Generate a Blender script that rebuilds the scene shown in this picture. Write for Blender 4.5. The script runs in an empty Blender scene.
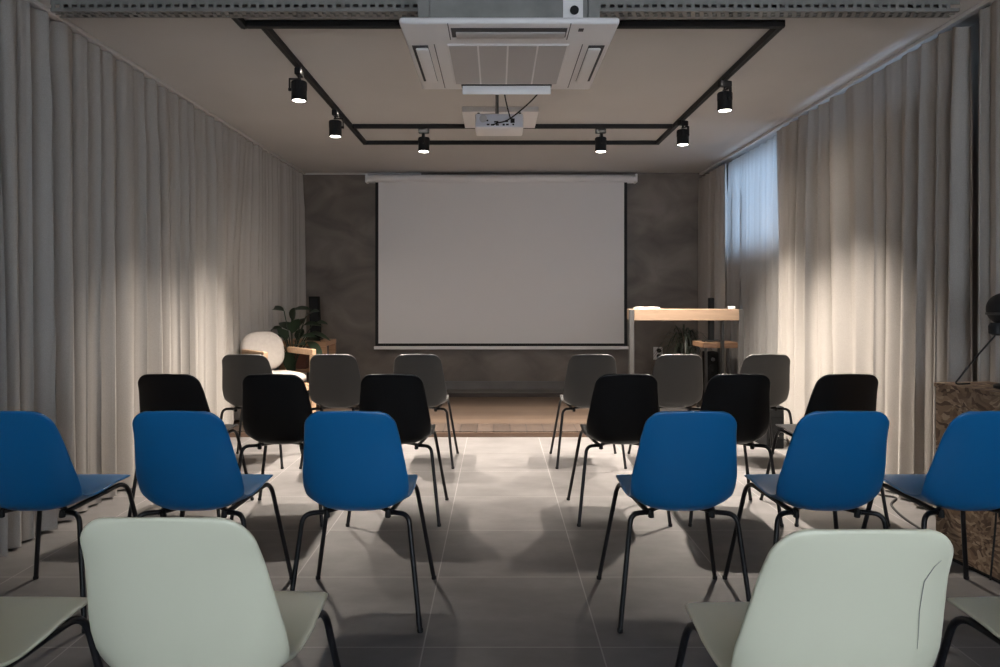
import bpy, bmesh, math, random
from mathutils import Vector, Matrix
PI = math.pi
sc = bpy.context.scene
COL = sc.collection
F, CX, CY, CH = 710.0, 497.0, 296.0, 1.2      # focal length (px), vanishing point, camera height

# ------------------------------------------------------------------ materials
def mat(name, color=(.5, .5, .5), rough=.5, metal=0., emit=None, estr=0., spec=.5):
    m = bpy.data.materials.new(name); m.use_nodes = True
    b = m.node_tree.nodes['Principled BSDF']
    b.inputs['Base Color'].default_value = (*color, 1)
    b.inputs['Roughness'].default_value = rough
    b.inputs['Metallic'].default_value = metal
    b.inputs['Specular IOR Level'].default_value = spec
    if emit:
        b.inputs['Emission Color'].default_value = (*emit, 1)
        b.inputs['Emission Strength'].default_value = estr
    return m

def nodes(m):
    return m.node_tree.nodes, m.node_tree.links, m.node_tree.nodes['Principled BSDF']

def ramp(nt, stops):
    r = nt.nodes.new('ShaderNodeValToRGB')
    e = r.color_ramp.elements
    while len(e) > 1: e.remove(e[-1])
    e[0].position = stops[0][0]; e[0].color = (*stops[0][1], 1)
    for p, c in stops[1:]:
        x = e.new(p); x.color = (*c, 1)
    return r

def noise_mat(name, stops, scale=3., detail=6., rough=.6, bump=0., stretch=(1, 1, 1), metal=0., dist=0., bscale=None, spec=.5):
    m = mat(name, stops[0][1], rough, metal, spec=spec)
    n, l, b = nodes(m)
    tc = n.new('ShaderNodeTexCoord'); mp = n.new('ShaderNodeMapping'); mp.inputs['Scale'].default_value = stretch
    nz = n.new('ShaderNodeTexNoise'); nz.inputs['Scale'].default_value = scale; nz.inputs['Detail'].default_value = detail
    nz.inputs['Distortion'].default_value = dist
    r = ramp(m.node_tree, stops)
    l.new(tc.outputs['Object'], mp.inputs['Vector']); l.new(mp.outputs[0], nz.inputs['Vector'])
    l.new(nz.outputs['Fac'], r.inputs[0]); l.new(r.outputs[0], b.inputs['Base Color'])
    if bump:
        bp = n.new('ShaderNodeBump'); bp.inputs['Strength'].default_value = bump; bp.inputs['Distance'].default_value = .01
        if bscale:
            n2 = n.new('ShaderNodeTexNoise'); n2.inputs['Scale'].default_value = bscale
            l.new(mp.outputs[0], n2.inputs['Vector']); l.new(n2.outputs['Fac'], bp.inputs['Height'])
        else:
            l.new(nz.outputs['Fac'], bp.inputs['Height'])
        l.new(bp.outputs[0], b.inputs['Normal'])
    return m

def mathn(nt, op, a, b=None, c=None):
    x = nt.nodes.new('ShaderNodeMath'); x.operation = op
    for i, v in enumerate((a, b, c)):
        if v is None: continue
        if hasattr(v, 'is_output'): nt.links.new(v, x.inputs[i])
        else: x.inputs[i].default_value = v
    return x.outputs[0]

def tile_mat():
    m = mat('floor_tiles', (.3, .28, .27), .42)
    nt = m.node_tree; n, l, b = nodes(m)
    g = n.new('ShaderNodeNewGeometry'); s = n.new('ShaderNodeSeparateXYZ'); l.new(g.outputs['Position'], s.inputs[0])
    T = .606
    u = mathn(nt, 'DIVIDE', mathn(nt, 'ADD', s.outputs[0], 20 * T - .3545), T)
    v = mathn(nt, 'DIVIDE', mathn(nt, 'ADD', s.outputs[1], 20 * T - 3.032), T)
    def edge(t):
        f = mathn(nt, 'FRACT', t)
        return mathn(nt, 'MINIMUM', f, mathn(nt, 'SUBTRACT', 1.0, f))
    e = mathn(nt, 'MINIMUM', edge(u), edge(v))
    line = mathn(nt, 'LESS_THAN', e, .0042)
    cv = n.new('ShaderNodeCombineXYZ'); l.new(mathn(nt, 'FLOOR', u), cv.inputs[0]); l.new(mathn(nt, 'FLOOR', v), cv.inputs[1])
    wn = n.new('ShaderNodeTexWhiteNoise'); l.new(cv.outputs[0], wn.inputs['Vector'])
    vm = n.new('ShaderNodeVectorMath'); vm.operation = 'MULTIPLY_ADD'
    l.new(wn.outputs['Color'], vm.inputs[0]); vm.inputs[1].default_value = (9, 9, 9); l.new(g.outputs['Position'], vm.inputs[2])
    mp = n.new('ShaderNodeMapping'); mp.inputs['Scale'].default_value = (1, 1.6, 1); l.new(vm.outputs[0], mp.inputs[0])
    nz = n.new('ShaderNodeTexNoise'); nz.inputs['Scale'].default_value = 3.2; nz.inputs['Detail'].default_value = 8; nz.inputs['Roughness'].default_value = .62
    l.new(mp.outputs[0], nz.inputs['Vector'])
    r = ramp(nt, [(.3, (.092, .086, .084)), (.52, (.126, .118, .115)), (.72, (.162, .152, .148))]); l.new(nz.outputs['Fac'], r.inputs[0])
    mx = n.new('ShaderNodeMixRGB'); mx.inputs['Color2'].default_value = (.25, .236, .226, 1)
    l.new(r.outputs[0], mx.inputs['Color1']); l.new(line, mx.inputs['Fac']); l.new(mx.outputs[0], b.inputs['Base Color'])
    bp = n.new('ShaderNodeBump'); bp.inputs['Strength'].default_value = .25; bp.inputs['Distance'].default_value = .003; bp.invert = True
    l.new(line, bp.inputs['Height']); l.new(bp.outputs[0], b.inputs['Normal'])
    return m

def plank_mat(name, axis, width, cols, off=0., rough=.5):
    m = mat(name, cols[0], rough)
    nt = m.node_tree; n, l, b = nodes(m)
    g = n.new('ShaderNodeNewGeometry'); s = n.new('ShaderNodeSeparateXYZ'); l.new(g.outputs['Position'], s.inputs[0])
    u = mathn(nt, 'DIVIDE', mathn(nt, 'ADD', s.outputs[axis], 20 * width + off), width)
    f = mathn(nt, 'FRACT', u)
    line = mathn(nt, 'LESS_THAN', mathn(nt, 'MINIMUM', f, mathn(nt, 'SUBTRACT', 1., f)), .009 / width / 2)
    wn = n.new('ShaderNodeTexWhiteNoise'); wn.noise_dimensions = '1D'; l.new(mathn(nt, 'FLOOR', u), wn.inputs['W'])
    mp = n.new('ShaderNodeMapping'); mp.inputs['Scale'].default_value = (14, 1.2, 14) if axis == 0 else (1.2, 14, 14)
    l.new(g.outputs['Position'], mp.inputs[0])
    nz = n.new('ShaderNodeTexNoise'); nz.inputs['Scale'].default_value = 2.5; nz.inputs['Detail'].default_value = 6
    l.new(mp.outputs[0], nz.inputs['Vector'])
    t = mathn(nt, 'ADD', mathn(nt, 'MULTIPLY', wn.outputs['Value'], .45), mathn(nt, 'MULTIPLY', nz.outputs['Fac'], .6))
    r = ramp(nt, [(.2, cols[0]), (.8, cols[1])]); l.new(t, r.inputs[0])
    mx = n.new('ShaderNodeMixRGB'); mx.inputs['Color2'].default_value = (.018, .012, .009, 1)
    l.new(r.outputs[0], mx.inputs['Color1']); l.new(line, mx.inputs['Fac']); l.new(mx.outputs[0], b.inputs['Base Color'])
    return m

def curtain_mat(name, col, trans):
    m = bpy.data.materials.new(name); m.use_nodes = True
    nt = m.node_tree; n, l = nt.nodes, nt.links
    n.remove(n['Principled BSDF']); out = n['Material Output']
    d = n.new('ShaderNodeBsdfDiffuse'); t = n.new('ShaderNodeBsdfTranslucent'); mx = n.new('ShaderNodeMixShader')
    tc = n.new('ShaderNodeTexCoord'); mp = n.new('ShaderNodeMapping'); mp.inputs['Scale'].default_value = (160, 160, 45)
    nz = n.new('ShaderNodeTexNoise'); nz.inputs['Scale'].default_value = 4.; nz.inputs['Detail'].default_value = 3
    r = ramp(nt, [(.3, tuple(c * .86 for c in col)), (.7, tuple(c * 1.1 for c in col))])
    l.new(tc.outputs['Object'], mp.inputs[0]); l.new(mp.outputs[0], nz.inputs['Vector']); l.new(nz.outputs['Fac'], r.inputs[0])
    l.new(r.outputs[0], d.inputs['Color']); l.new(r.outputs[0], t.inputs['Color'])
    mx.inputs[0].default_value = trans
    l.new(d.outputs[0], mx.inputs[1]); l.new(t.outputs[0], mx.inputs[2]); l.new(mx.outputs[0], out.inputs['Surface'])
    return m

def osb_mat():
    m = mat('osb', (.2, .13, .08), .7)
    nt = m.node_tree; n, l, b = nodes(m)
    tc = n.new('ShaderNodeTexCoord'); nd = n.new('ShaderNodeTexNoise'); nd.inputs['Scale'].default_value = 5
    l.new(tc.outputs['Object'], nd.inputs['Vector'])
    vm = n.new('ShaderNodeVectorMath'); vm.operation = 'MULTIPLY_ADD'; vm.inputs[1].default_value = (.25, .25, .25)
    l.new(nd.outputs['Color'], vm.inputs[0]); l.new(tc.outputs['Object'], vm.inputs[2])
    mp = n.new('ShaderNodeMapping'); mp.inputs['Scale'].default_value = (42, 42, 78); mp.inputs['Rotation'].default_value = (.6, .2, .4)
    l.new(vm.outputs[0], mp.inputs[0])
    vo = n.new('ShaderNodeTexVoronoi'); vo.inputs['Scale'].default_value = .9; l.new(mp.outputs[0], vo.inputs['Vector'])
    s = n.new('ShaderNodeSeparateColor'); l.new(vo.outputs['Color'], s.inputs[0])
    r = ramp(nt, [(0, (.09, .05, .03)), (.35, (.2, .125, .075)), (.75, (.31, .21, .135)), (1, (.42, .30, .2))]); l.new(s.outputs[0], r.inputs[0])
    l.new(r.outputs[0], b.inputs['Base Color'])
    bp = n.new('ShaderNodeBump'); bp.inputs['Strength'].default_value = .3; bp.inputs['Distance'].default_value = .003
    l.new(s.outputs[0], bp.inputs['Height']); l.new(bp.outputs[0], b.inputs['Normal'])
    return m

def glass_mat():
    m = bpy.data.materials.new('window_glass'); m.use_nodes = True
    nt = m.node_tree; n, l = nt.nodes, nt.links
    n.remove(n['Principled BSDF']); out = n['Material Output']
    t = n.new('ShaderNodeBsdfTransparent'); g = n.new('ShaderNodeBsdfGlossy'); g.inputs['Roughness'].default_value = .02
    fr = n.new('ShaderNodeFresnel'); mx = n.new('ShaderNodeMixShader')
    l.new(fr.outputs[0], mx.inputs[0]); l.new(t.outputs[0], mx.inputs[1]); l.new(g.outputs[0], mx.inputs[2]); l.new(mx.outputs[0], out.inputs['Surface'])
    return m

def wood_mat(name, a, b_, scale=3., stretch=(1.5, 16, 16), rough=.5):
    return noise_mat(name, [(.3, a), (.7, b_)], scale=scale, detail=5, rough=rough, stretch=stretch, dist=.6)

M = dict(
    tile=tile_mat(),
    ceil=noise_mat('ceiling_plaster', [(.3, (.47, .45, .432)), (.7, (.50, .48, .462))], scale=1.5, rough=.9),
    concrete=noise_mat('wall_concrete', [(.30, (.10, .08, .064)), (.5, (.15, .122, .10)), (.70, (.205, .170, .142))], scale=1.9, detail=8, rough=.55, stretch=(1, 1, 1.5), dist=.8, bump=.15),
    plinth=noise_mat('plinth_concrete', [(.3, (.12, .108, .1)), (.7, (.165, .15, .14))], scale=3, rough=.6),
    wallp=mat('wall_paint', (.42, .40, .38), .9),
    deck=plank_mat('deck_boards', 1, .19, ((.055, .036, .025), (.10, .068, .047)), off=-.01),
    edgeb=plank_mat('edge_boards', 0, .143, ((.034, .023, .017), (.064, .045, .034)), off=.03),
    riser=wood_mat('riser_wood', (.085, .05, .033), (.14, .085, .055), stretch=(1, 10, 10)),
    gapshade=mat('shadow_gap_dark', (.03, .02, .015), .6),
    curt=curtain_mat('curtain_cloth', (.37, .342, .315), .06),
    curtw=curtain_mat('curtain_cloth_thin', (.40, .385, .37), .48),
    railw=mat('white_rail', (.55, .52, .5), .5),
    white=mat('white_plastic', (.72, .69, .68), .45),
    acw=noise_mat('ac_plastic', [(.3, (.80, .775, .77)), (.7, (.82, .795, .79))], scale=2, rough=.4),
    acgrille=mat('ac_grille', (.50, .475, .47), .6),
    acdark=mat('dark_slot', (.035, .035, .04), .6),
    galv=noise_mat('galvanised_steel', [(.3, (.20, .195, .185)), (.7, (.27, .265, .25))], scale=9, rough=.5, metal=.3),
    screen=mat('screen_fabric', (.68, .65, .635), .9, spec=.2),
    screenblack=mat('screen_border', (.012, .011, .011), .8),
    black=noise_mat('black_metal', [(.3, (.011, .011, .012)), (.7, (.015, .015, .016))], scale=20, rough=.6, spec=.3),
    tube=noise_mat('black_tube', [(.3, (.006, .006, .0075)), (.7, (.008, .008, .010))], scale=20, rough=.36, spec=.4),
    rubber=mat('black_rubber', (.01, .01, .01), .8),
    lens=mat('lamp_lens', (1, .95, .88), .4, emit=(1, .93, .84), estr=14.),
    wood=wood_mat('light_wood', (.40, .26, .16), (.50, .335, .215)),
    woodd=wood_mat('desk_wood', (.20, .135, .088), (.245, .165, .11)),
    wood2=wood_mat('warm_wood', (.36, .20, .11), (.48, .28, .16)),
    wood3=wood_mat('red_wood', (.10, .035, .022), (.15, .055, .034)),
    steel=noise_mat('grey_steel', [(.3, (.055, .052, .05)), (.7, (.07, .067, .064))], scale=6, rough=.4, metal=.3),
    cushion=noise_mat('white_upholstery', [(.3, (.40, .36, .33)), (.7, (.45, .41, .375))], scale=30, rough=.8, bump=.1),
    leaf=noise_mat('leaf_green', [(.3, (.010, .021, .011)), (.7, (.021, .037, .017))], scale=4, rough=.4),
    leaf2=noise_mat('grass_green', [(.3, (.011, .017, .009)), (.7, (.024, .031, .016))], scale=4, rough=.5),
    soil=mat('soil', (.02, .014, .01), .9),
    pot=noise_mat('dark_pot', [(.3, (.03, .028, .027)), (.7, (.045, .04, .04))], scale=8, rough=.6),
    proj=noise_mat('projector_grey', [(.3, (.62, .62, .68)), (.7, (.66, .66, .72))], scale=6, rough=.5),
    paper=mat('paper', (.75, .72, .68), .8),
    osb=osb_mat(),
    speaker=noise_mat('speaker_black', [(.3, (.006, .006, .0065)), (.7, (.009, .009, .0095))], scale=60, rough=.75, spec=.15),
    grille=noise_mat('speaker_grille', [(.3, (.009, .0093, .0096)), (.7, (.014, .0144, .0148))], scale=120, rough=.8, spec=.15),
    glass=glass_mat(),
    framew=mat('window_frame', (.6, .6, .6), .5),
    p_grey=noise_mat('plastic_grey', [(.3, (.031, .030, .028)), (.7, (.036, .035, .033))], scale=3, rough=.42),
    p_black=noise_mat('plastic_black', [(.3, (.004, .0041, .0048)), (.7, (.005, .0051, .006))], scale=3, rough=.4, spec=.35),
    p_blue=noise_mat('plastic_blue', [(.3, (.005, .125, .33)), (.7, (.006, .133, .345))], scale=3, rough=.3, spec=.6),
    p_pale=noise_mat('plastic_pale_green', [(.3, (.60, .60, .465)), (.7, (.62, .62, .485))], scale=3, rough=.42),
    scratch=mat('scratch', (.22, .23, .21), .7),
)

# ------------------------------------------------------------------ geometry helpers
def obj(name, bm, m, parent=None, smooth=False, auto=None):
    me = bpy.data.meshes.new(name)
    bmesh.ops.recalc_face_normals(bm, faces=bm.faces[:])
    if smooth:
        for f in bm.faces: f.smooth = True
    bm.to_mesh(me); bm.free()
    if isinstance(m, (list, tuple)):
        for x in m: me.materials.append(x)
    else: me.materials.append(m)
    if auto is not None:
        me.set_sharp_from_angle(angle=math.radians(auto))
    o = bpy.data.objects.new(name, me); COL.objects.link(o)
    if parent: o.parent = parent
    return o

def tag(o, label, cat, group=None):
    o['label'] = label; o['category'] = cat
    if group: o['group'] = group
    return o

def thing(name, label, cat, loc=(0, 0, 0), rz=0., group=None):
    o = bpy.data.objects.new(name, None); COL.objects.link(o)
    o.empty_display_size = .1
    o.location = loc; o.rotation_euler = (0, 0, rz)
    return tag(o, label, cat, group)

def struct(name, bm, m, parent=None, **k):
    o = obj(name, bm, m, parent, **k)
    if not parent: o['kind'] = 'structure'
    return o

def box(bm, x0, x1, y0, y1, z0, z1, bev=0., mi=0, seg=2):
    r = bmesh.ops.create_cube(bm, size=1)
    vs = r['verts']
    for v in vs:
        v.co = Vector(((x0 + x1) / 2 + v.co.x * (x1 - x0), (y0 + y1) / 2 + v.co.y * (y1 - y0), (z0 + z1) / 2 + v.co.z * (z1 - z0)))
    fs = {f for v in vs for f in v.link_faces}
    for f in fs: f.material_index = mi
    if bev:
        es = list({e for v in vs for e in v.link_edges})
        bmesh.ops.bevel(bm, geom=es, offset=bev, segments=seg, affect='EDGES', profile=.5)
    return vs

def new(): return bmesh.new()
def bx(*a, **k):
    bm = new(); box(bm, *a, **k); return bm

def fillet(pts, r, n=6):
    pts = [Vector(p) for p in pts]
    out = [pts[0]]
    for i in range(1, len(pts) - 1):
        a, b, c = pts[i - 1], pts[i], pts[i + 1]
        d1, d2 = (a - b), (c - b)
        rr = min(r, d1.length * .48, d2.length * .48)
        p, q = b + d1.normalized() * rr, b + d2.normalized() * rr
        for k in range(n + 1):
            t = k / n
            out.append(p * (1 - t) ** 2 + b * 2 * t * (1 - t) + q * t * t)
    out.append(pts[-1])
    return out

def tube(bm, pts, r, seg=10, fil=0., caps=True):
    pts = fillet(pts, fil) if fil else [Vector(p) for p in pts]
    n = len(pts); rings = []
    t0 = (pts[1] - pts[0]).normalized()
    up = Vector((0, 0, 1)) if abs(t0.z) < .9 else Vector((1, 0, 0))
    nrm = (up - t0 * up.dot(t0)).normalized()
    for i, p in enumerate(pts):
        if i == 0: t = t0
        elif i == n - 1: t = (pts[-1] - pts[-2]).normalized()
        else: t = ((pts[i + 1] - p).normalized() + (p - pts[i - 1]).normalized()).normalized()
        nrm = (nrm - t * nrm.dot(t)).normalized()
        b = t.cross(nrm)
        rr = r[i] if isinstance(r, (list, tuple)) else r
        rings.append([bm.verts.new(p + (nrm * math.cos(2 * PI * k / seg) + b * math.sin(2 * PI * k / seg)) * rr) for k in range(seg)])
    for a, b in zip(rings, rings[1:]):
        for k in range(seg):
            bm.faces.new((a[k], a[(k + 1) % seg], b[(k + 1) % seg], b[k]))
    if caps:
        bm.faces.new(rings[0][::-1]); bm.faces.new(rings[-1])
    return bm

def lathe(bm, prof, c=(0, 0, 0), seg=24, mtx=None):
    rings = []
    for r, z in prof:
        ring = []
        for k in range(seg):
            p = Vector((r * math.cos(2 * PI * k / seg), r * math.sin(2 * PI * k / seg), z))
            if mtx: p = mtx @ p
            ring.append(bm.verts.new(p + Vector(c)))
        rings.append(ring)
    for a, b in zip(rings, rings[1:]):
        for k in range(seg):
            bm.faces.new((a[k], a[(k + 1) % seg], b[(k + 1) % seg], b[k]))
    bm.faces.new(rings[0][::-1]); bm.faces.new(rings[-1])
    return bm

def catmull(P, n):
    P = [Vector(p) for p in P]; P = [P[0] * 2 - P[1]] + P + [P[-1] * 2 - P[-2]]
    out = []
    for i in range(1, len(P) - 2):
        p0, p1, p2, p3 = P[i - 1:i + 3]
        for k in range(n):
            t = k / n
            out.append(.5 * (2 * p1 + (p2 - p0) * t + (2 * p0 - 5 * p1 + 4 * p2 - p3) * t * t + (3 * p1 - p0 - 3 * p2 + p3) * t ** 3))
    out.append(P[-2]); return out

def lerp_table(tab, x):
    if x <= tab[0][0]: return tab[0][1]
    for (a, va), (b, vb) in zip(tab, tab[1:]):
        if x <= b:
            t = (x - a) / (b - a)
            return va + (vb - va) * t
    return tab[-1][1]

def copy_thing(root, loc, rz, label, group=None):
    r = root.copy(); COL.objects.link(r); r.location = loc; r.rotation_euler = (0, 0, rz); r['label'] = label
    if group: r['group'] = group
    new_parts = []
    for ch in list(root.children):
        c = ch.copy(); COL.objects.link(c); c.parent = r; new_parts.append(c)
        for g in list(ch.children):
            d = g.copy(); COL.objects.link(d); d.parent = c; new_parts.append(d)
    return r, new_parts

# ------------------------------------------------------------------ room shell
ZC = 2.66
XL, XR, YB, YF = -2.44, 2.56, 8.43, -2.7
struct('floor', bx(XL - .2, XR + .2, YF - .2, YB + .2, -.1, 0), M['tile'])
struct('ceiling', bx(XL - .2, XR + .2, YF - .2, YB + .2, ZC, ZC + .12), M['ceil'])
struct('wall_back', bx(XL - .2, XR + .2, YB, YB + .15, 0, ZC), M['concrete'])
struct('wall_left', bx(XL - .15, XL, YF, YB, 0, ZC), M['wallp'])
def wall_open(name, horiz, fixed, thick, a0, a1, holes):
    """wall with rectangular holes; horiz=True: spans x at y=fixed, else spans y at x=fixed"""
    bm = new()
    def seg(p0, p1, z0, z1):
        if p1 - p0 < 1e-4 or z1 - z0 < 1e-4: return
        if horiz: box(bm, p0, p1, fixed, fixed + thick, z0, z1)
        else: box(bm, fixed, fixed + thick, p0, p1, z0, z1)
    cur = a0
    for (h0, h1, z0, z1) in holes:
        seg(cur, h0, 0, ZC); seg(h0, h1, 0, z0); seg(h0, h1, z1, ZC); cur = h1
    seg(cur, a1, 0, ZC)
    return struct(name, bm, M['wallp'])
def window(name, horiz, fixed, thick, h):
    h0, h1, z0, z1 = h; bm = new(); w = .05
    def b(p0, p1, a, c, lo=0., hi=1.):
        if horiz: box(bm, p0, p1, fixed + thick * .3, fixed + thick * .7, a, c, bev=.004)
        else: box(bm, fixed + thick * .3, fixed + thick * .7, p0, p1, a, c, bev=.004)
    b(h0, h0 + w, z0, z1); b(h1 - w, h1, z0, z1); b(h0 + w, h1 - w, z0, z0 + w); b(h0 + w, h1 - w, z1 - w, z1)
    n = max(1, round((h1 - h0) / 1.1))
    for k in range(1, n):
        p = h0 + (h1 - h0) * k / n; b(p - w / 2, p + w / 2, z0 + w, z1 - w)
    fr = struct(name, bm, M['framew'])
    g = thick * .5
    pane = bx(h0 + w, h1 - w, fixed + g - .003, fixed + g + .003, z0 + w, z1 - w) if horiz else bx(fixed + g - .003, fixed + g + .003, h0 + w, h1 - w, z0 + w, z1 - w)
    obj('pane', pane, M['glass'], fr)
W1 = (5.98, 7.52, 1.62, 2.56); W2 = (3.9, 5.6, 2.36, 2.58); W3 = (-.9, 2.4, .4, 2.5)
wall_open('wall_right', False, XR, .15, YF, YB, [W2, W1])
window('window_1', False, XR, .15, W1); window('window_2', False, XR, .15, W2)
wall_open('wall_rear', True, YF - .15, .15, XL - .15, XR + .15, [W3])
window('window_3', True, YF - .15, .15, W3)
# plinth along the back wall
bm = new(); box(bm, XL, XR, 8.10, YB, .05, .096); box(bm, XL, XR, YB - .03, YB, .096, .19)
struct('baseboard_back', bm, M['plinth'])
struct('trim_1', bx(XL, XR, 8.08, 8.10, .05, .094), M['gapshade'])  # dark strip whose colour stands in for the shadow gap at the ledge front
# ceiling curtain rails + cornice line at back wall
struct('trim_2', bx(-2.31, -2.27, .2, YB, ZC - .022, ZC, bev=.004), M['railw'])
struct('trim_3', bx(2.40, 2.44, .2, YB, ZC - .022, ZC, bev=.004), M['railw'])
struct('trim_4', bx(XL, -.9, YB - .02, YB, ZC - .02, ZC), M['railw'])

# stage
st = thing('stage_platform', 'low brown wooden stage platform along the dark back wall', 'stage', (0, 6.04, 0))
obj('deck', bx(XL, XR, .36, 2.04, 0, .05), M['deck'], st)
obj('front_edge', bx(XL, XR, 0.006, .36, .004, .05, bev=.003), M['edgeb'], st)
obj('riser', bx(XL, XR, -.006, .006, 0, .038), M['riser'], st)

# ------------------------------------------------------------------ curtains
def curtain(name, label, X, d0, d1, ztop, m, seed, amp=.04, wl=.13, group='tall grey curtains', sag=None, lean=0., bulge=None):
    rnd = random.Random(seed)
    step = .010; n = int((d1 - d0) / step)
    ph = rnd.random() * 6; phase = []; amps = []
    wcur = wl; a = amp
    twl, ta = wl, amp
    for i in range(n + 1):
        if i % 13 == 0: twl = wl * rnd.uniform(.6, 1.75); ta = amp * rnd.uniform(.35, 1.35)
        wcur += (twl - wcur) * .10; a += (ta - a) * .10
        ph += 2 * PI * step / wcur; phase.append(ph); amps.append(a)
    # slow sideways drift of folds with height
    drift = [rnd.uniform(0, 6) for _ in range(4)]
    zs = [0, .03, .12, .3, .55, .8, 1.05, 1.3, 1.55, 1.8, 2.0, 2.2, 2.38, 2.5, 2.58, 1e9]
    bm = new(); cols = []
    for i in range(n + 1):
        y = d0 + (d1 - d0) * i / n
        zt = ztop + (sag(y) if sag else 0) - .008 * abs(math.sin(phase[i] * .5))
        zb = .068 if y > 5.98 else .012
        col = []
        for z in zs:
            zz = zt if z > 1e8 else zb + (zt - zb) * z / 2.62
            h = (zz - zb) / (zt - zb)
            k = .45 + .55 * (1 - h) ** .5 if h > .9 else .80 + .35 * (1 - h)
            sh = 1.5 * math.sin(drift[0] + y * 2.3 + 1.2 * h) * (1 - h) + .7 * math.sin(drift[1] + y * 3.7 + 2.2 * h)
            p = phase[i] + sh
            s = math.sin(p)
            s = s + .28 * math.sin(2.3 * p + drift[2] + h)
            x = X + (bulge(y) * min(1, 2.2 * (1 - h)) if bulge else 0) + amps[i] * k * s + .012 * math.sin(y * 2.1 + drift[3]) * (1 - h)
            yy = y + .010 * math.sin(2 * p) * k + lean * (1 - h) * (1 - (y - d0) / (d1 - d0))
            col.append(bm.verts.new((x, yy, zz)))
        cols.append(col)
    for a_, b_ in zip(cols, cols[1:]):
        for j in range(len(zs) - 1):
            bm.faces.new((a_[j], b_[j], b_[j + 1], a_[j + 1]))
    o = obj(name, bm, m, smooth=True)
    return tag(o, label, 'curtain', group)
curtain('curtain', 'long grey curtain covering the left wall up to the dark back wall', -2.29, 3.24, 8.40, 2.635, M['curt'], 4, amp=.040, wl=.145, bulge=lambda y: -.095 * math.exp(-((y - 6.40) / .36) ** 2))
curtain('curtain', 'narrow edge of grey curtain at the far left, nearest the camera', -2.31, .3, 3.20, 2.635, M['curt'], 9, amp=.035, wl=.16)
curtain('curtain', 'narrow grey curtain in the right corner beside the dark back wall', 2.40, 7.46, 8.40, 2.60, M['curt'], 15, amp=.03, wl=.13)
curtain('curtain', 'thin curtain glowing blue with daylight from the window behind it', 2.42, 6.10, 7.45, 2.595, M['curtw'], 21, amp=.028, wl=.12)
curtain('curtain', 'wide grey curtain on the right wall catching the warm spotlight', 2.39, 3.585, 6.06, 2.615, M['curt'], 28, amp=.042, wl=.17,
        sag=lambda y: -.05 * max(0, 1 - (y - 3.585) / .22) ** 2 , lean=0.)
curtain('curtain', 'grey curtain at the far right behind the chipboard box and lamp', 2.415, .3, 3.56, 2.63, M['curt'], 33, amp=.026, wl=.10, bulge=lambda y: .075 * min(1, max(0, (3.45 - y) / .3)))

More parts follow.
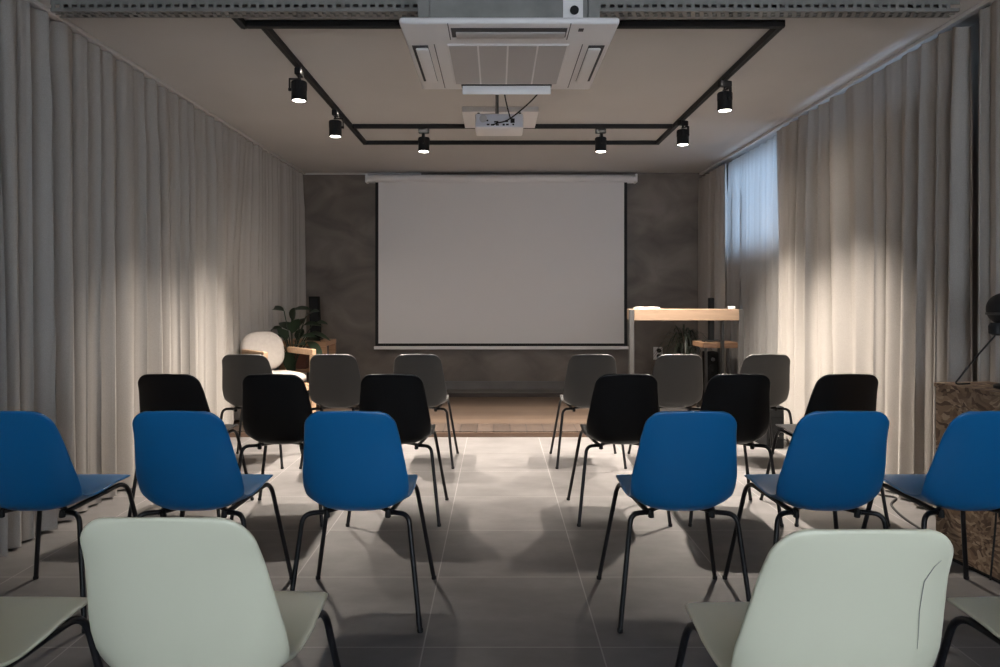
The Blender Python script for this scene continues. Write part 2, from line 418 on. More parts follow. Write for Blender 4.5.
# ------------------------------------------------------------------ chairs
def shell_mesh():
    prof = catmull([(0, .462, .432), (0, .448, .447), (0, .40, .452), (0, .30, .444), (0, .19, .425), (0, .11, .413), (0, .060, .419),
                    (0, .030, .446), (0, .010, .50), (0, -.013, .58), (0, -.039, .67), (0, -.060, .734), (0, -.078, .789)], 14)
    L = [0.]
    for a, b in zip(prof, prof[1:]): L.append(L[-1] + (b - a).length)
    tot = L[-1]
    def at(s):
        for i in range(len(L) - 1):
            if s <= L[i + 1]:
                t = (s - L[i]) / (L[i + 1] - L[i]); return prof[i].lerp(prof[i + 1], t), (prof[i + 1] - prof[i]).normalized()
        return prof[-1], (prof[-1] - prof[-2]).normalized()
    rF, rT = .05, .050
    ss = [rF * (1 - math.cos(PI / 2 * k / 7)) for k in range(8)]
    ss += [rF + (tot - rF - rT) * k / 30 for k in range(1, 30)]
    ss += [tot - rT * (1 - math.cos(PI / 2 * (7 - k) / 7)) for k in range(8)]
    W = [(0, .168), (.06, .180), (.22, .188), (.36, .182), (.44, .181), (.50, .188), (.55, .187), (tot - .02, .1535), (tot, .153)]
    C = [(0, -.004), (.1, .004), (.3, .026), (.40, .054), (.47, .050), (.58, .034), (.72, .024), (tot - .06, .018), (tot, .006)]
    NU = 22
    us = [math.sin(PI / 2 * (-1 + 2 * k / NU)) for k in range(NU + 1)]
    us = [.5 * u + .5 * (-1 + 2 * k / NU) for k, u in enumerate(us)]
    front, back = [], []
    bm = new(); t = .0085
    pts, nrm = [], []
    for s in ss:
        p, tg = at(s)
        n = Vector((0, -tg.z, tg.y)) * -1       # towards the sitter
        if n.z < 0 and s < .3: n = -n
        n = Vector((0, tg.z, -tg.y))
        hw = lerp_table(W, s)
        for e, r in ((s, rF), (tot - s, rT)):
            if e < r: hw -= r - math.sqrt(max(0, r * r - (r - e) ** 2))
        c = lerp_table(C, s)
        row = []
        for u in us:
            q = p + n * (c * abs(u) ** 2.9) + Vector((hw * u, 0, 0))
            arch = max(0, 1 - (tot - s) / .12)
            q = q + tg * (.010 * arch * (1 - (hw * u / .155) ** 2))
            row.append(q)
        pts.append(row)
    nv = len(pts)
    def normal(i, j):
        a = pts[min(i + 1, nv - 1)][j] - pts[max(i - 1, 0)][j]
        b = pts[i][min(j + 1, NU)] - pts[i][max(j - 1, 0)]
        return b.cross(a).normalized()
    A = [[None] * (NU + 1) for _ in range(nv)]; B = [[None] * (NU + 1) for _ in range(nv)]
    for i in range(nv):
        for j in range(NU + 1):
            n = normal(i, j)
            A[i][j] = bm.verts.new(pts[i][j] + n * t / 2); B[i][j] = bm.verts.new(pts[i][j] - n * t / 2)
    for i in range(nv - 1):
        for j in range(NU):
            bm.faces.new((A[i][j], A[i][j + 1], A[i + 1][j + 1], A[i + 1][j]))
            bm.faces.new((B[i][j], B[i + 1][j], B[i + 1][j + 1], B[i][j + 1]))
    loop = [(0, j) for j in range(NU)] + [(i, NU) for i in range(nv - 1)] + [(nv - 1, j) for j in range(NU, 0, -1)] + [(i, 0) for i in range(nv - 1, 0, -1)]
    N = len(loop); mids = []
    for k, (i, j) in enumerate(loop):
        pa = Vector(pts[loop[k - 1][0]][loop[k - 1][1]]); pb = Vector(pts[loop[(k + 1) % N][0]][loop[(k + 1) % N][1]])
        d = (pb - pa).normalized(); n = normal(i, j)
        o = n.cross(d)
        ins = pts[nv // 2 if i in (0, nv - 1) else i][NU // 2]
        if o.dot(pts[i][j] - Vector(ins)) < 0: o = -o
        mids.append((bm.verts.new(pts[i][j] + o * t * .5 + n * t * .24), bm.verts.new(pts[i][j] + o * t * .5 - n * t * .24)))
    for k in range(N):
        k2 = (k + 1) % N
        a, b = loop[k], loop[k2]
        bm.faces.new((A[a[0]][a[1]], A[b[0]][b[1]], mids[k2][0], mids[k][0]))
        bm.faces.new((mids[k][0], mids[k2][0], mids[k2][1], mids[k][1]))
        bm.faces.new((mids[k][1], mids[k2][1], B[b[0]][b[1]], B[a[0]][a[1]]))
    return bm, pts

SHELL_PTS = None
def make_chair(label, m):
    global SHELL_PTS
    t = thing('shell_chair', label, 'chair')
    bm, SHELL_PTS = shell_mesh()
    s = obj('seat_shell', bm, m, t, smooth=True)
    s.material_slots[0].link = 'OBJECT'; s.material_slots[0].material = m
    R = .0093
    bm = new(); tube(bm, [(-.13, .075, .404), (-.06, .165, .404), (.06, .165, .404), (.13, .075, .404)], R, fil=.06)
    obj('crossbar', bm, M['tube'], t, smooth=True, auto=50)
    for sx in (-1, 1):
        bm = new(); tube(bm, [(sx * .125, .082, .404), (sx * .192, .045, .408), (sx * .238, 0, .006)], R, fil=.055)
        l = obj('leg', bm, M['tube'], t, smooth=True, auto=50)
        bm = new(); lathe(bm, [(.0098, 0), (.0105, .003), (.0105, .012), (.0096, .014)], (sx * .2385, 0, 0), 12); obj('foot_cap', bm, M['rubber'], l, smooth=True, auto=40)
        bm = new(); tube(bm, [(sx * .122, .085, .405), (sx * .176, .405, .434), (sx * .245, .475, .006)], R, fil=.06)
        l = obj('leg', bm, M['tube'], t, smooth=True, auto=50)
        bm = new(); lathe(bm, [(.0098, 0), (.0105, .003), (.0105, .012), (.0096, .014)], (sx * .2455, .4755, 0), 12); obj('foot_cap', bm, M['rubber'], l, smooth=True, auto=40)
        bm = new(); lathe(bm, [(.009, -.016), (.011, -.014), (.011, -.004), (.008, .012)], (sx * .112, .075, .402), 12); obj('bolt', bm, M['rubber'], t, smooth=True, auto=40)
    return t

LB = ['by the curtain at the far left of the row', 'in the middle of the left block', 'on the left side of the aisle',
      'on the right side of the aisle', 'in the middle of the right block', 'by the curtain at the far right of the row']
chair0 = None
def chair_row(kind, m, d, xs, group, rz=(0,) * 6, dd=(0,) * 6, labels=None):
    global chair0
    out = []
    for k, x in enumerate(xs):
        if x is None: continue
        lab = (labels[k] if labels else '%s plastic shell chair %s' % (kind, LB[k]))
        if chair0 is None:
            chair0 = make_chair(lab, m); r = chair0; r['group'] = group; r.location = (x, d + dd[k], 0); r.rotation_euler = (0, 0, rz[k])
        else:
            r, parts = copy_thing(chair0, (x, d + dd[k], 0), rz[k], lab, group)
            for p in parts:
                if p.name.startswith('seat_shell'): p.material_slots[0].link = 'OBJECT'; p.material_slots[0].material = m
        out.append(r)
    return out
chair_row('grey', M['p_grey'], 4.93, (-1.73, -1.125, -.545, .655, 1.25, 1.855), 'grey shell chairs in the row nearest the screen')
chair_row('black', M['p_black'], 3.70, (-1.685, -1.15, -.54, .665, 1.245, 1.80), 'black shell chairs in the third row')
chair_row('blue', M['p_blue'], 2.535, (-1.71, -1.115, -.513, .678, 1.212, 1.745), 'blue shell chairs in the second row')
pale = chair_row('pale', M['p_pale'], 1.32, (-1.18, -.605, .636, 1.29), 'pale green shell chairs in the front row', dd=(0, .035, -.03, 0, 0, 0),
    labels=['pale green plastic chair cut off by the left photo edge, seat showing',
            'pale green plastic chair nearest the camera on the left of the aisle',
            'pale green plastic chair with a thin crack on its back, right of the aisle',
            'pale green plastic chair cut off by the right photo edge, seat showing'])
# the thin crack on the right-hand pale chair
def shell_back_point(x, z):
    best = None
    for i in range(len(SHELL_PTS) // 2, len(SHELL_PTS)):
        for j in range(len(SHELL_PTS[i])):
            p = SHELL_PTS[i][j]; q = (p.x - x) ** 2 + (p.z - z) ** 2
            if best is None or q < best[0]: best = (q, p, i, j)
    # inverse distance blend of nearest points
    acc = Vector((0, 0, 0)); w = 0
    for i in range(max(0, best[2] - 2), min(len(SHELL_PTS), best[2] + 3)):
        for j in range(max(0, best[3] - 2), min(len(SHELL_PTS[0]), best[3] + 3)):
            p = SHELL_PTS[i][j]; k = 1 / ((p.x - x) ** 2 + (p.z - z) ** 2 + 2e-5) ** 1.5; acc += p * k; w += k
    return Vector((x, (acc / w).y - .0066, z))
cr = [(.134, .742), (.126, .728), (.112, .700), (.113, .675), (.116, .64), (.121, .60), (.126, .56)]
bm = new(); tube(bm, [shell_back_point(x, z) for x, z in cr], [.0003, .0006, .0007, .0007, .0006, .0006, .0003], 6)
c = obj('crack', bm, M['scratch'], pale[2], smooth=True); c['label'] = 'thin grey crack running down the chair back'

# ------------------------------------------------------------------ projection screen
ps = thing('projection_screen', 'large white projection screen pulled down in front of the dark back wall', 'screen', (.05, 8.27, 0))
bm = new(); tube(bm, [(-1.565, .04, 2.575), (1.565, .04, 2.575)], .042, 16); box(bm, -1.565, 1.565, .035, .12, 2.53, 2.62, bev=.008)
cs = obj('casing', bm, M['white'], ps, smooth=True, auto=35)
for sx in (-1, 1):
    obj('end_cap', bx(sx * 1.575 - .012, sx * 1.575 + .012, -.005, .125, 2.525, 2.625, bev=.006), M['white'], cs)
obj('border', bx(-1.475, 1.475, .044, .046, .615, 2.56), M['screenblack'], ps)
obj('fabric', bx(-1.438, 1.438, .040, .0435, .645, 2.56), M['screen'], ps)
for bx0 in (-1.3, 1.3): obj('wall_bracket', bx(bx0 - .02, bx0 + .02, .115, .157, 2.54, 2.61, bev=.003), M['white'], ps)
obj('weight_bar', bx(-1.49, 1.49, .03, .06, .575, .612, bev=.006), M['white'], ps)

# ------------------------------------------------------------------ lighting track and spotlights
ZT = 2.625
tr = thing('lighting_track', 'black rectangular lighting track mounted on the white ceiling', 'track', (0, 5, ZC))
def rail(x0, x1, y0, y1):
    bm = new(); box(bm, x0, x1, y0 - 5, y1 - 5, ZT - ZC, 0, bev=.003)
    if x1 - x0 > y1 - y0: box(bm, x0, x1, (y0 + y1) / 2 - 5 - .005, (y0 + y1) / 2 - 5 + .005, ZT - ZC - .0015, ZT - ZC, mi=1)
    else: box(bm, (x0 + x1) / 2 - .005, (x0 + x1) / 2 + .005, y0 - 5, y1 - 5, ZT - ZC - .0015, ZT - ZC, mi=1)
    o = obj('rail', bm, [M['black'], M['rubber']], tr); return o
TL, TR = -1.243, 1.508; w = .018
rail(-1.33, TR + w, 3.755, 3.791)
rail(TL - w, TL + w, 3.792, 6.66); rail(TR - w, TR + w, 3.792, 6.66)
rail(TL - w, TR + w, 6.661, 6.70)
rail(TL + w + .001, TR - w - .001, 6.02, 6.056)
rail(-1.366, -1.331, 3.595, 3.791)

def make_spot(label):
    t = thing('spotlight', label, 'spotlight', group='black track spotlights')
    obj('adapter', bx(-.019, .019, -.045, .045, -.042, 0, bev=.006), M['black'], t)
    bm = new(); tube(bm, [(0, 0, -.04), (0, 0, -.060)], .009, 10)
    box(bm, -.062, .012, -.011, .011, -.064, -.057, bev=.002); box(bm, -.063, -.057, -.011, .011, -.137, -.057, bev=.002)
    tube(bm, [(-.066, 0, -.127), (-.040, 0, -.127)], .010, 10)
    obj('bracket', bm, M['black'], t, auto=40, smooth=True)
    bm = new(); lathe(bm, [(.036, -.076), (.046, -.079), (.0475, -.084), (.0475, -.184), (.0485, -.190), (.0485, -.198), (.043, -.199), (.041, -.187)], (0, 0, 0), 32)
    for k in range(16):
        a = 2 * PI * k / 16; c, s = math.cos(a), math.sin(a)
        tube(bm, [(c * .0475, s * .0475, -.084), (c * .0475, s * .0475, -.13)], .0022, 6)
    h = obj('housing', bm, M['black'], t, smooth=True, auto=40)
    bm = new(); lathe(bm, [(.0405, -.190), (.0405, -.1965), (.025, -.2005)], (0, 0, 0), 24)
    obj('lens', bm, M['lens'], h, smooth=True, auto=40)
    return t
spots = [
    ((TL, 4.46), 0, 0, 'track spotlight on the left rail, the one nearer the camera'),
    ((TL, 5.46), PI, 0, 'track spotlight on the left rail, the one farther from the camera'),
    ((-.622, 6.038), PI / 2, 3, 'track spotlight on the cross rail left of the projector'),
    ((.882, 6.038), PI / 2, 3, 'track spotlight on the cross rail right of the projector'),
    ((TR, 4.70), PI / 2 + .3, 0, 'track spotlight on the right rail, the one nearer the camera'),
    ((TR, 5.76), PI / 2 + .5, 0, 'track spotlight on the right rail, the one farther from the camera'),
]
SPOT_W = [420, 420, 110, 110, 420, 420]
s0 = None
for i, ((x, y), rz, tilt, lab) in enumerate(spots):
    if s0 is None:
        s0 = make_spot(lab); r = s0; r.location = (x, y, ZT - .001); r.rotation_euler = (0, 0, rz)
    else:
        r, parts = copy_thing(s0, (x, y, ZT - .001), rz, lab, 'black track spotlights')
    for ch in r.children:
        if ch.name.startswith('housing') and tilt:
            # swivel the head about the bracket pivot, towards the seats
            ch.matrix_local = Matrix.Translation((0, 0, -.127)) @ Matrix.Rotation(-rz, 4, 'Z') @ Matrix.Rotation(math.radians(-tilt), 4, 'X') @ Matrix.Rotation(rz, 4, 'Z') @ Matrix.Translation((0, 0, .127))
    ld = bpy.data.lights.new('spot_beam', 'SPOT'); ld.energy = SPOT_W[i]; ld.color = (1, .90, .79)
    ld.spot_size = math.radians(98); ld.spot_blend = 1.; ld.shadow_soft_size = .028
    lo = bpy.data.objects.new('spot_beam', ld); COL.objects.link(lo); lo.parent = r
    tl = math.radians(tilt); dy = -math.sin(tl) * .08
    Rz = Matrix.Rotation(-rz, 4, 'Z')
    lo.matrix_local = Rz @ Matrix.Translation((0, dy, -.127 - math.cos(tl) * .08)) @ Matrix.Rotation(-tl, 4, 'X')
    # stray light of the same lamp outside its main beam
    l2 = ld.copy(); l2.spot_size = math.radians(156); l2.energy = SPOT_W[i] * .30; l2.spot_blend = .6
    o2 = bpy.data.objects.new('spot_spill', l2); COL.objects.link(o2); o2.parent = r; o2.matrix_local = lo.matrix_local.copy()

# ------------------------------------------------------------------ ceiling cassette air conditioner
ac = thing('air_conditioner', 'white square ceiling cassette air conditioner above the aisle', 'air conditioner', (.053, 3.54, 2.37))
bm = new()
def frame_panel():
    bm = new()
    prof = [(-.475, -.49), (.475, -.49), (.475, .49), (-.475, .49)]
    box(bm, -.475, .475, -.49, .49, 0, .03, bev=.012, seg=3)
    return bm
obj('panel', frame_panel(), M['acw'], ac, smooth=True, auto=40)
bm = new(); box(bm, -.285, .285, -.245, .365, -.006, .01, bev=.004)
g = obj('intake_grille', bm, M['acw'], ac)
bm = new()
for k in range(4):
    x0 = -.277 + k * .1395
    box(bm, x0, x0 + .1305, -.235, .355, -.0075, -.004)
obj('filter_mesh', bm, M['acgrille'], g)
def louver(name, x0, x1, y0, y1, flap, m='acw'):
    bm = new(); box(bm, x0, x1, y0, y1, -.003, .002)
    s = obj('air_slot', bm, M['acdark'], ac)
    obj('louver', flap, M[m], s, smooth=True, auto=40)
louver('front', -.255, .255, -.44, -.335, bx(-.235, .25, -.405, -.338, -.010, -.003, bev=.003), 'acgrille')
for sx in (-1, 1):
    louver('side', min(sx * .375, sx * .45), max(sx * .375, sx * .45), -.225, .32, bx(min(sx * .375, sx * .435), max(sx * .375, sx * .435), -.205, .315, -.016, -.003, bev=.006))
    obj('seam', bx(sx * .345 - .002, sx * .345 + .002, -.24, .45, -.0015, .002), M['acdark'], ac)
    obj('seam', bx(sx * .265 - .002, sx * .265 + .002, -.488, -.30, -.0015, .002), M['acdark'], ac)
louver('rear', -.25, .25, .385, .45, bx(-.245, .245, .40, .41, -.05, .0, bev=.003))
obj('sensor', bx(.305, .327, -.435, -.405, -.003, .001), M['acdark'], ac)
# steel body and hanging brackets above the panel
bd = obj('body', bx(-.36, .36, -.33, .40, .045, .245, bev=.006), M['galv'], ac)
obj('service_plate', bx(.245, .335, -.338, -.331, .05, .235, bev=.002), M['acw'], bd)
bm = new(); lathe(bm, [(.02, 0), (.02, .006), (.012, .007)], (.295, -.346, .115), 20, Matrix.Rotation(PI / 2, 4, 'X')); obj('pipe_hole', bm, M['rubber'], bd)
for sx in (-1, 1):
    for sy in (-.32, .36):
        bm = new(); box(bm, sx * .385 - .025, sx * .385 + .025, sy - .02, sy - .014, .02, .286); box(bm, sx * .385 - .025, sx * .385 - .019, sy - .014, sy + .03, .02, .286)
        tube(bm, [(sx * .385 + .008, sy, .04), (sx * .385 + .008, sy, .288)], .005, 8)
        obj('hanger', bm, M['galv'], ac)

# perforated cable trays in front of the ceiling
def tray(x0, x1, lab, off):
    t = thing('cable_tray', lab, 'cable tray', ((x0 + x1) / 2, 3.50, ZC))
    L = (x1 - x0) / 2; bm = new()
    zb, zt = -.058, 0
    # perforated lower flange: slats between slots
    n = int((x1 - x0) / .042)
    box(bm, -L, L, 0, .012, zb, zb + .003); box(bm, -L, L, .034, .046, zb, zb + .003); box(bm, -L, L, .068, .08, zb, zb + .003)
    for k in range(n):
        x = -L + (k + .25) * .042
        box(bm, x, x + .020, .012, .034, zb, zb + .003); box(bm, x + .012, x + .032, .046, .068, zb, zb + .003)
    obj('base_flange', bm, M['galv'], t)
    bm = new(); box(bm, -L, L, -.003, 0, zb, zb + .016); box(bm, -L, L, -.003, 0, zb + .034, zt)
    for k in range(n):
        x = -L + (k + .1) * .042; box(bm, x, x + .018, -.003, 0, zb + .016, zb + .034)
    obj('side_flange', bm, M['galv'], t)
    obj('rear_flange', bx(-L, L, .08, .083, zb, zt), M['galv'], t)
tray(-2.2, -.39, 'perforated steel cable tray on the ceiling left of the air conditioner', 0)
tray(.49, 2.28, 'perforated steel cable tray on the ceiling right of the air conditioner', 0)

# ------------------------------------------------------------------ projector and its ceiling board
cb = obj('ceiling_board', bx(-.27, .32, 5.47, 6.0, ZC - .042, ZC, bev=.004), M['white'])
tag(cb, 'white square board fixed to the ceiling behind the projector', 'board')
pj = thing('projector', 'small white projector hanging from the ceiling in front of the screen', 'projector', (.015, 4.80, 2.335))
bm = new(); box(bm, -.165, .165, 0, .25, 0, .10, bev=.012, seg=3)
pb = obj('housing', bm, M['white'], pj, smooth=True, auto=40)
rp = obj('rear_panel', bx(-.158, .158, -.004, .004, .008, .094, bev=.002), M['proj'], pb)
bm = new()
for (x, z, w, h) in ((-.075, .018, .018, .010), (-.045, .016, .022, .010), (-.012, .016, .020, .010), (.03, .016, .015, .012), (.055, .018, .018, .010), (.095, .018, .012, .010), (-.02, .036, .03, .010), (.05, .040, .02, .012), (.09, .034, .028, .030), (-.08, .045, .012, .010)):
    box(bm, x - w / 2, x + w / 2, -.007, -.003, z, z + h)
obj('ports', bm, M['rubber'], pb)
bm = new(); lathe(bm, [(.026, 0), (.026, .003), (.02, .004)], (-.108, -.008, .062), 20, Matrix.Rotation(PI / 2, 4, 'X')); obj('vent', bm, M['acgrille'], pb, smooth=True, auto=40)
bm = new(); lathe(bm, [(.035, 0), (.038, .02), (.03, .03)], (.08, .25, .05), 20, Matrix.Rotation(-PI / 2, 4, 'X')); obj('lens', bm, M['black'], pb, smooth=True, auto=40)
for sx in (-1, 1): obj('foot', bx(sx * .14 - .008, sx * .14 + .008, .01, .03, .098, .108, bev=.002), M['rubber'], pb)
bm = new(); tube(bm, [(-.015, .12, .10), (-.015, .12, ZC - 2.335)], .012, 12); box(bm, -.045, .015, .09, .15, .098, .108); box(bm, -.055, .025, .08, .16, ZC - 2.335 - .012, ZC - 2.335)
obj('mount_pole', bm, M['galv'], pj, smooth=True, auto=40)
for pts in ([(.02, -.35, .324), (.032, -.25, .17), (.07, -.05, .07), (.09, -.007, .05)], [(.36, -.45, .324), (.25, -.32, .15), (.08, -.10, .045), (-.012, -.05, .022), (-.045, -.006, .021)]):
    bm = new(); tube(bm, catmull(pts, 8), .0045, 8); obj('cable', bm, M['rubber'], pj, smooth=True)

# ------------------------------------------------------------------ left corner: armchair, side table, plant, speaker
fx, fy = .68, -.733
ach = thing('lounge_chair', 'low wooden armchair with white rounded cushions by the left curtain', 'armchair', (-1.99, 6.43, .05), math.atan2(fy, fx) - PI / 2)
def ucush(bm, cx, cy, cz, sx, sy, sz, rx=0., p=2.6):
    r = bmesh.ops.create_uvsphere(bm, u_segments=28, v_segments=18, radius=1)
    Rm = Matrix.Rotation(rx, 4, 'X')
    for v in r['verts']:
        c = v.co
        q = Vector([math.copysign(abs(a) ** (2 / p), a) for a in c])
        v.co = Rm @ Vector((q.x * sx, q.y * sy, q.z * sz)) + Vector((cx, cy, cz))
bm = new(); ucush(bm, .045, -.20, .645, .205, .055, .18, math.radians(14), 2.7); obj('backrest', bm, M['cushion'], ach, smooth=True)
bm = new(); ucush(bm, 0, .04, .415, .205, .25, .055, 0, 2.8); obj('seat_cushion', bm, M['cushion'], ach, smooth=True)
for sx in (-1, 1):
    x0, x1 = (sx * .228 - .02, sx * .228 + .02)
    bm = new(); box(bm, x0, x1, -.225, .26, .615, .67, bev=.006)
    a = obj('arm', bm, M['wood'], ach)
    for yy, hh in ((-.225, .30), (.205, .615)): obj('leg', bx(x0, x1, yy, yy + .055, 0, hh, bev=.005), M['wood'], ach)
    obj('side_rail', bx(x0, x1, -.225, .205, .30, .355, bev=.004), M['wood2'], ach)
bm = new(); box(bm, -.208, .208, .19, .235, .30, .36, bev=.004); obj('front_rail', bm, M['wood'], ach)
bm = new(); box(bm, -.208, .208, -.225, -.18, .30, .36, bev=.004); obj('back_rail', bm, M['wood'], ach)

tb = thing('side_table', 'light wooden side table with two shelves in the left corner', 'table', (-1.99, 7.50, .05))
obj('table_top', bx(-.24, .24, -.24, .24, .635, .685, bev=.005), M['wood2'], tb)
for sx in (-1, 1):
    for sy in (-1, 1):
        obj('leg', bx(sx * .205 - .032, sx * .205 + .032, sy * .205 - .032, sy * .205 + .032, 0, .635, bev=.004), M['wood2'], tb)
obj('shelf', bx(-.235, .235, -.17, .17, .36, .395, bev=.003), M['wood2'], tb)
cr_ = obj('crate', bx(-.15, .02, -.16, .12, .397, .56, bev=.006), M['wood3']); cr_.location = (-1.99, 7.50, .05)
tag(cr_, 'dark reddish box on the shelf of the left wooden side table', 'box')

def tower(name, lab, loc, w, h, base, lean=0., d=.09):
    t = thing(name, lab, 'speaker', loc)
    bm = new(); box(bm, -w / 2, w / 2, -d / 2, d / 2, .012, h, bev=.008)
    if lean:
        for v in bm.verts: v.co.x -= lean * v.co.z
    b = obj('cabinet', bm, M['speaker'], t)
    bm = new(); box(bm, -w / 2 + .008, w / 2 - .008, -d / 2 - .004, -d / 2 + .002, .03, h - .02, bev=.002)
    if lean:
        for v in bm.verts: v.co.x -= lean * v.co.z
    obj('grille', bm, M['grille'], t)
    obj('base', bx(-base / 2, base / 2, -d / 2 - .02, d / 2 + .02, 0, .018, bev=.005), M['black'], t)
tower('tower_speaker', 'slim black tower speaker standing on the left wooden side table', (-1.915, 7.52, .735), .10, .46, .12, .045)
tower('tower_speaker', 'slim black tower speaker standing on the small table by the right curtain', (2.095, 6.95, .752), .052, .43, .16, 0, .05)

def leaf_blade(bm, base, d, up, L, W, droop, fold=.25, n=7):
    d = d.normalized(); side = d.cross(up)
    if side.length < 1e-3: side = Vector((1, 0, 0))
    side.normalize(); nn = side.cross(d).normalized()
    prev = None
    for k in range(n + 1):
        t = k / n
        w = W * math.sin(PI * t ** .8) ** .85 if 0 < t < 1 else .002
        c = base + d * (L * t) - Vector((0, 0, 1)) * (droop * L * t * t) 
        row = [bm.verts.new(c - side * w / 2 + nn * fold * w / 2), bm.verts.new(c), bm.verts.new(c + side * w / 2 + nn * fold * w / 2)]
        if prev:
            for q in (0, 1): bm.faces.new((prev[q], prev[q + 1], row[q + 1], row[q]))
        prev = row
    return bm

def potted(name, lab, loc, pr, ph):
    t = thing(name, lab, 'plant', loc)
    bm = new(); lathe(bm, [(pr * .72, 0), (pr * .78, .01), (pr, ph * .92), (pr * 1.06, ph * .94), (pr * 1.06, ph), (pr * .95, ph), (pr * .93, ph * .93)], (0, 0, 0), 28)
    obj('pot', bm, M['pot'], t, smooth=True, auto=40)
    bm = new(); lathe(bm, [(pr * .93, ph * .90), (pr * .93, ph * .925)], (0, 0, 0), 24); obj('soil', bm, M['soil'], t)
    return t
pl = potted('potted_plant', 'leafy dark green potted plant behind the white armchair', (-2.04, 7.07, .05), .13, .34)
rnd = random.Random(5)
lv, sm = new(), new()
targets = [  # (dx, dz, dy, dir x, dir z) leaf positions relative to the pot
    (-.08, 1.00, 0, -1, .35), (.0, 1.0, -.02, 1, .35), (.02, .9, -.05, .15, 1), (.14, .95, .0, .8, .55), (.12, .86, -.03, .9, .2),
    (-.08, .82, -.06, -1, .2), (-.10, .75, .05, -.9, -.15), (.03, .78, -.1, .2, .9), (.1, .74, -.08, .8, .3), (-.02, .72, -.1, -.4, .7),
    (.16, .78, .04, 1, -.1), (.17, .70, -.06, .8, -.35), (.06, .66, -.1, .5, .3), (-.06, .66, -.08, -.6, .2), (.12, .62, -.1, .7, -.3),
    (.0, .62, -.13, 0, -.3), (.05, .84, .08, .3, .6), (-.04, .80, .1, -.5, .5), (.18, .86, .08, .8, .3), (.02, .7, .12, .1, .6), (-.1, .70, -.1, -.8, -.3), (.1, .70, .1, .7, .2)]
for (dx, dz, dy, ux, uz) in targets:
    b = Vector((dx, dy, dz)); tube(sm, catmull([(rnd.uniform(-.04, .04), rnd.uniform(-.04, .04), .30), (dx * .35, dy * .4, .30 + (dz - .3) * .6), (dx, dy, dz)], 5), .005, 6)
    d = Vector((ux, rnd.uniform(-.6, .3), uz))
    leaf_blade(lv, b, d, Vector((0, -.35, 1)), rnd.uniform(.19, .24), rnd.uniform(.10, .13), .30)
for bmx in (lv,):
    for v in bmx.verts:
        wx = v.co.x - 2.04
        if wx < -2.225: v.co.x = -2.225 + 2.04 + (wx + 2.225) * .12
obj('foliage', lv, M['leaf'], pl, smooth=True); obj('stems', sm, M['leaf'], pl, smooth=True)

# ------------------------------------------------------------------ right corner: standing desk, table, plant, socket
dk = thing('standing_desk', 'tall wooden topped standing desk on grey steel legs at the right of the stage', 'desk', (1.69, 6.30, .05))
obj('desk_top', bx(-.474, .453, -.02, .34, .932, 1.032, bev=.004), M['woodd'], dk)
for x, y, hw in ((-.496, .006, .021), (.474, .006, .021), (.405, .30, .013)): obj('leg', bx(x - hw, x + hw, y - .022, y + .022, 0, .931 if .4 < x < .45 else 1.03, bev=.003), M['steel'], dk)
obj('foot_rail', bx(-.475, .452, -.01, .02, .12, .16, bev=.003), M['steel'], dk)
pp = thing('paper_stack', 'small stack of white papers on the left end of the standing desk', 'papers', (1.36, 6.42, 1.083))
rnd = random.Random(2)
for k in range(3):
    bm = new(); box(bm, -.10, .10, -.06, .10, k * .006, k * .006 + .0055)
    bmesh.ops.rotate(bm, verts=bm.verts, cent=(0, 0, 0), matrix=Matrix.Rotation(rnd.uniform(-.08, .08), 3, 'Z')); obj('sheet_bundle', bm, M['paper'], pp)
sb = obj('small_box', bx(-.028, .028, -.02, .02, 0, .026, bev=.004), M['paper']); sb.location = (2.09, 6.33, 1.083)
tag(sb, 'tiny white box on the right end of the standing desk', 'box')

t2 = thing('side_table', 'small table with a wooden top and thin grey legs behind the standing desk', 'table', (2.21, 6.95, .05))
bm = new()
vs = [(-.24, -.16), (-.12, -.20), (.0, -.21), (.10, -.20), (.12, -.14), (.12, .2), (-.24, .2)]
f = bm.faces.new([bm.verts.new((x, y, .655)) for x, y in vs]); r = bmesh.ops.extrude_face_region(bm, geom=[f])
for e in r['geom']:
    if isinstance(e, bmesh.types.BMVert): e.co.z += .045
obj('table_top', bm, M['wood2'], t2)
for x in (-.2, .01):
    for y in (-.12, .16): obj('leg', bx(x - .012, x + .012, y - .012, y + .012, 0, .655, bev=.002), M['steel'], t2)
sp = thing('floor_speaker', 'narrow black speaker standing under the small table behind the desk', 'speaker', (2.11, 7.0, .05))
obj('cabinet', bx(-.06, .06, -.06, .1, 0, .60, bev=.008), M['speaker'], sp)
bm = new(); lathe(bm, [(.045, 0), (.045, .006), (.03, .010), (.012, .006)], (0, -.066, .44), 24, Matrix.Rotation(PI / 2, 4, 'X') @ Matrix.Diagonal((1, 1, 1, 1))); obj('driver', bm, M['grille'], sp, smooth=True, auto=40)
bm = new(); lathe(bm, [(.018, 0), (.018, .006), (.008, .010)], (0, -.066, .53), 20, Matrix.Rotation(PI / 2, 4, 'X')); obj('tweeter', bm, M['steel'], sp, smooth=True, auto=40)

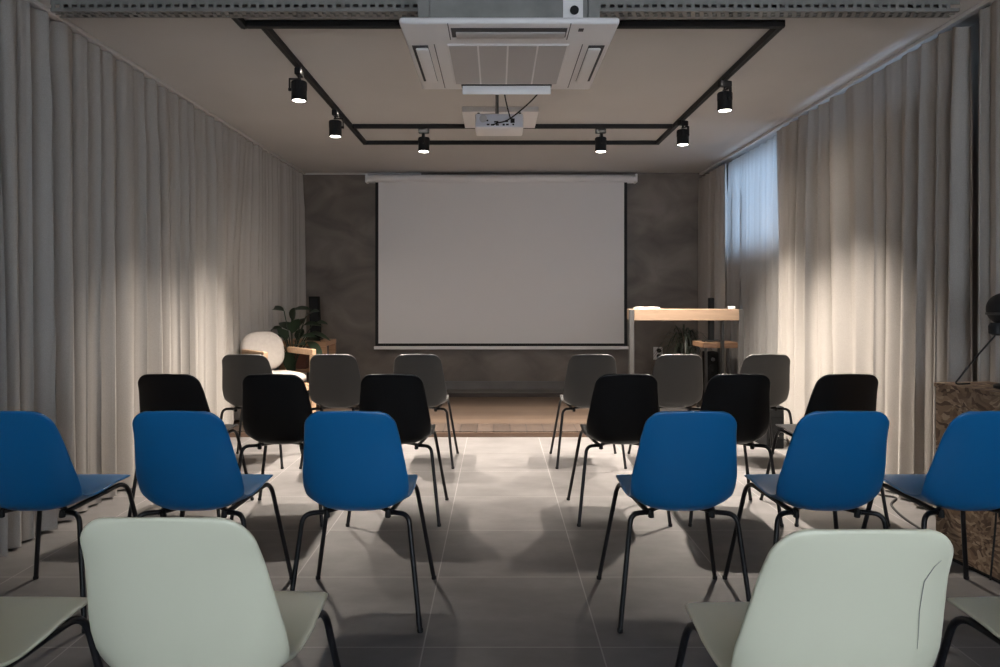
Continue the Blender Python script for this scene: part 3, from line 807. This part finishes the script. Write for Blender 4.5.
gp = potted('potted_plant', 'spiky dark grass like potted plant under the standing desk', (1.98, 7.50, .05), .13, .34)
rnd = random.Random(11); bm = new()
for k in range(150):
    a = rnd.uniform(0, 2 * PI); sp_ = rnd.uniform(.1, .9)
    b = Vector((.05 * math.cos(a), .05 * math.sin(a), .45 + rnd.uniform(0, .28)))
    d = Vector((math.cos(a) * sp_, math.sin(a) * sp_ * .8, rnd.uniform(.5, 1.1)))
    leaf_blade(bm, b, d, Vector((0, 0, 1)), rnd.uniform(.28, .46), rnd.uniform(.014, .022), rnd.uniform(.6, 1.5), .2, 8)
for v in bm.verts:
    v.co.z = min(v.co.z, .92 + .1 * (v.co.z - .92) if v.co.z > .92 else v.co.z)
    v.co.y = min(v.co.y, .22)
obj('foliage', bm, M['leaf2'], gp, smooth=True)
bm = new(); tube(bm, [(0, 0, .3), (.01, 0, .72)], .022, 10); obj('trunk', bm, M['riser'], gp, smooth=True)

so = thing('wall_socket', 'white double wall socket with dark plugs low on the back wall', 'socket', (1.91, YB, .52))
obj('plate', bx(-.055, .055, -.012, 0, -.075, .075, bev=.004), M['white'], so)
for z in (-.034, .034):
    bm = new(); lathe(bm, [(.026, 0), (.026, .025), (.020, .03)], (.008, -.012, z), 20, Matrix.Rotation(PI / 2, 4, 'X')); obj('plug', bm, M['rubber'], so, smooth=True, auto=40)

sw = thing('subwoofer', 'dark grey box speaker on the floor by the right curtain behind the chairs', 'speaker', (2.19, 5.62, 0))
obj('cabinet', bx(-.068, .068, -.04, .26, .0, .33, bev=.008), M['speaker'], sw)
bm = new(); box(bm, -.06, .06, -.046, -.038, .075, .32, bev=.003)
for k in range(3): box(bm, -.045, .045, -.049, -.045, .13 + k * .06, .134 + k * .06)
obj('grille', bm, M['grille'], sw)
bm = new(); tube(bm, [(-.012, -.047, .10), (.022, -.047, .10)], .004, 8); obj('badge', bm, M['galv'], sw)

# ------------------------------------------------------------------ chipboard box, lamp and cables on the right
ob = thing('chipboard_box', 'large brown chipboard box standing by the curtain at the right edge', 'box', (2.04, 3.30, 0), math.radians(8))
bm = new(); box(bm, 0, .27, -.75, 0, .02, .78); obj('carcass', bm, M['osb'], ob)
obj('top_panel', bx(-.006, .276, -.756, .006, .78, .798, bev=.001), M['osb'], ob)
obj('plinth', bx(.01, .26, -.74, -.01, 0, .02), M['rubber'], ob)
lp = thing('desk_lamp', 'black round headed lamp on top of the chipboard box', 'lamp', (2.145, 3.10, .798))
bm = new(); lathe(bm, [(.06, 0), (.06, .012), (.05, .018), (.012, .022)], (.08, -.02, 0), 24); obj('base', bm, M['black'], lp, smooth=True, auto=40)
bm = new(); tube(bm, [(.08, -.02, .02), (.085, -.02, .20), (.05, 0, .265)], .009, 10, fil=.05); obj('stem', bm, M['black'], lp, smooth=True)
bm = new(); lathe(bm, [(.012, -.02), (.028, -.012), (.030, .02), (.022, .035)], (.035, 0, .25), 20); obj('joint', bm, M['black'], lp, smooth=True, auto=40)
bm = new(); bmesh.ops.create_uvsphere(bm, u_segments=28, v_segments=18, radius=.072)
for v in bm.verts: v.co = v.co + Vector((.075, 0, .345))
hd = obj('lamp_head', bm, M['black'], lp, smooth=True)
bm = new(); lathe(bm, [(.0735, -.006), (.0745, 0), (.0735, .006)], (.075, 0, .325), 28); obj('rim', bm, M['steel'], hd, smooth=True)
bm = new(); tube(bm, catmull([(.03, 0, .23), (-.02, .05, .13), (-.055, .1, .04), (-.065, .115, .006), (.0, .12, .006)], 6), .0038, 8); obj('cable', bm, M['rubber'], lp, smooth=True)
bm = new(); tube(bm, catmull([(2.20, 2.80, .803), (2.13, 2.86, .803), (2.09, 2.87, .801), (2.073, 2.87, .78), (2.062, 2.90, .70), (2.058, 2.92, .55), (2.06, 2.93, .3), (2.05, 2.95, .02)], 8), .004, 8)
tag(obj('hanging_cable', bm, M['rubber'], smooth=True), 'black cable hanging over the front face of the chipboard box', 'cable')
bm = new(); tube(bm, catmull([(2.31, 4.75, .006), (2.26, 4.62, .006), (2.22, 4.45, .006), (2.30, 4.27, .006), (2.42 - .06, 4.20, .006), (2.25, 4.05, .006), (2.18, 3.75, .006), (2.17, 3.4, .006)], 8), .006, 8)
tag(obj('floor_cable', bm, M['rubber'], smooth=True), 'thin black cable looping on the floor beside the right curtain', 'cable')

# ------------------------------------------------------------------ world, daylight portals, camera
wd = bpy.data.worlds.new('World'); sc.world = wd; wd.use_nodes = True
bg = wd.node_tree.nodes['Background']
# overcast daylight: bluer open sky to the right of the room, neutral street light behind it
_n, _l = wd.node_tree.nodes, wd.node_tree.links
_tc = _n.new('ShaderNodeTexCoord'); _sx = _n.new('ShaderNodeSeparateXYZ'); _l.new(_tc.outputs['Generated'], _sx.inputs[0])
_r = ramp(wd.node_tree, [(.45, (.80, .89, 1)), (.95, (.42, .66, 1))]); _l.new(_sx.outputs[0], _r.inputs[0]); _l.new(_r.outputs[0], bg.inputs['Color'])
bg.inputs['Strength'].default_value = 8.2
def portal(loc, rot, sx, sy):
    l = bpy.data.lights.new('daylight_portal', 'AREA'); l.shape = 'RECTANGLE'; l.size = sx; l.size_y = sy
    l.cycles.is_portal = True
    o = bpy.data.objects.new('daylight_portal', l); COL.objects.link(o); o.location = loc; o.rotation_euler = rot
portal((XR + .16, (W1[0] + W1[1]) / 2, (W1[2] + W1[3]) / 2), (0, PI / 2, 0), W1[3] - W1[2], W1[1] - W1[0])
portal((XR + .16, (W2[0] + W2[1]) / 2, (W2[2] + W2[3]) / 2), (0, PI / 2, 0), W2[3] - W2[2], W2[1] - W2[0])
portal(((W3[0] + W3[1]) / 2, YF - .16, (W3[2] + W3[3]) / 2), (PI / 2, 0, PI), W3[1] - W3[0], W3[3] - W3[2])

cd = bpy.data.cameras.new('camera'); cam = bpy.data.objects.new('camera', cd); COL.objects.link(cam)
cam.location = (0, 0, CH); cam.rotation_euler = (PI / 2, 0, 0)
cd.sensor_width = 36; cd.lens = 36 * F / 1000
cd.shift_x = (500 - CX) / 1000; cd.shift_y = -(333.5 - CY) / 1000
cd.clip_start = .05
sc.camera = cam
sc.view_settings.view_transform = 'Standard'; sc.view_settings.look = 'None'
sc.view_settings.gamma = 1; sc.view_settings.use_curve_mapping = False
sc.view_settings.exposure = 0.14
sc.cycles.use_denoising = True
sc.cycles.max_bounces = 10; sc.cycles.diffuse_bounces = 6; sc.cycles.transparent_max_bounces = 12
sc.cycles.sample_clamp_indirect = 6
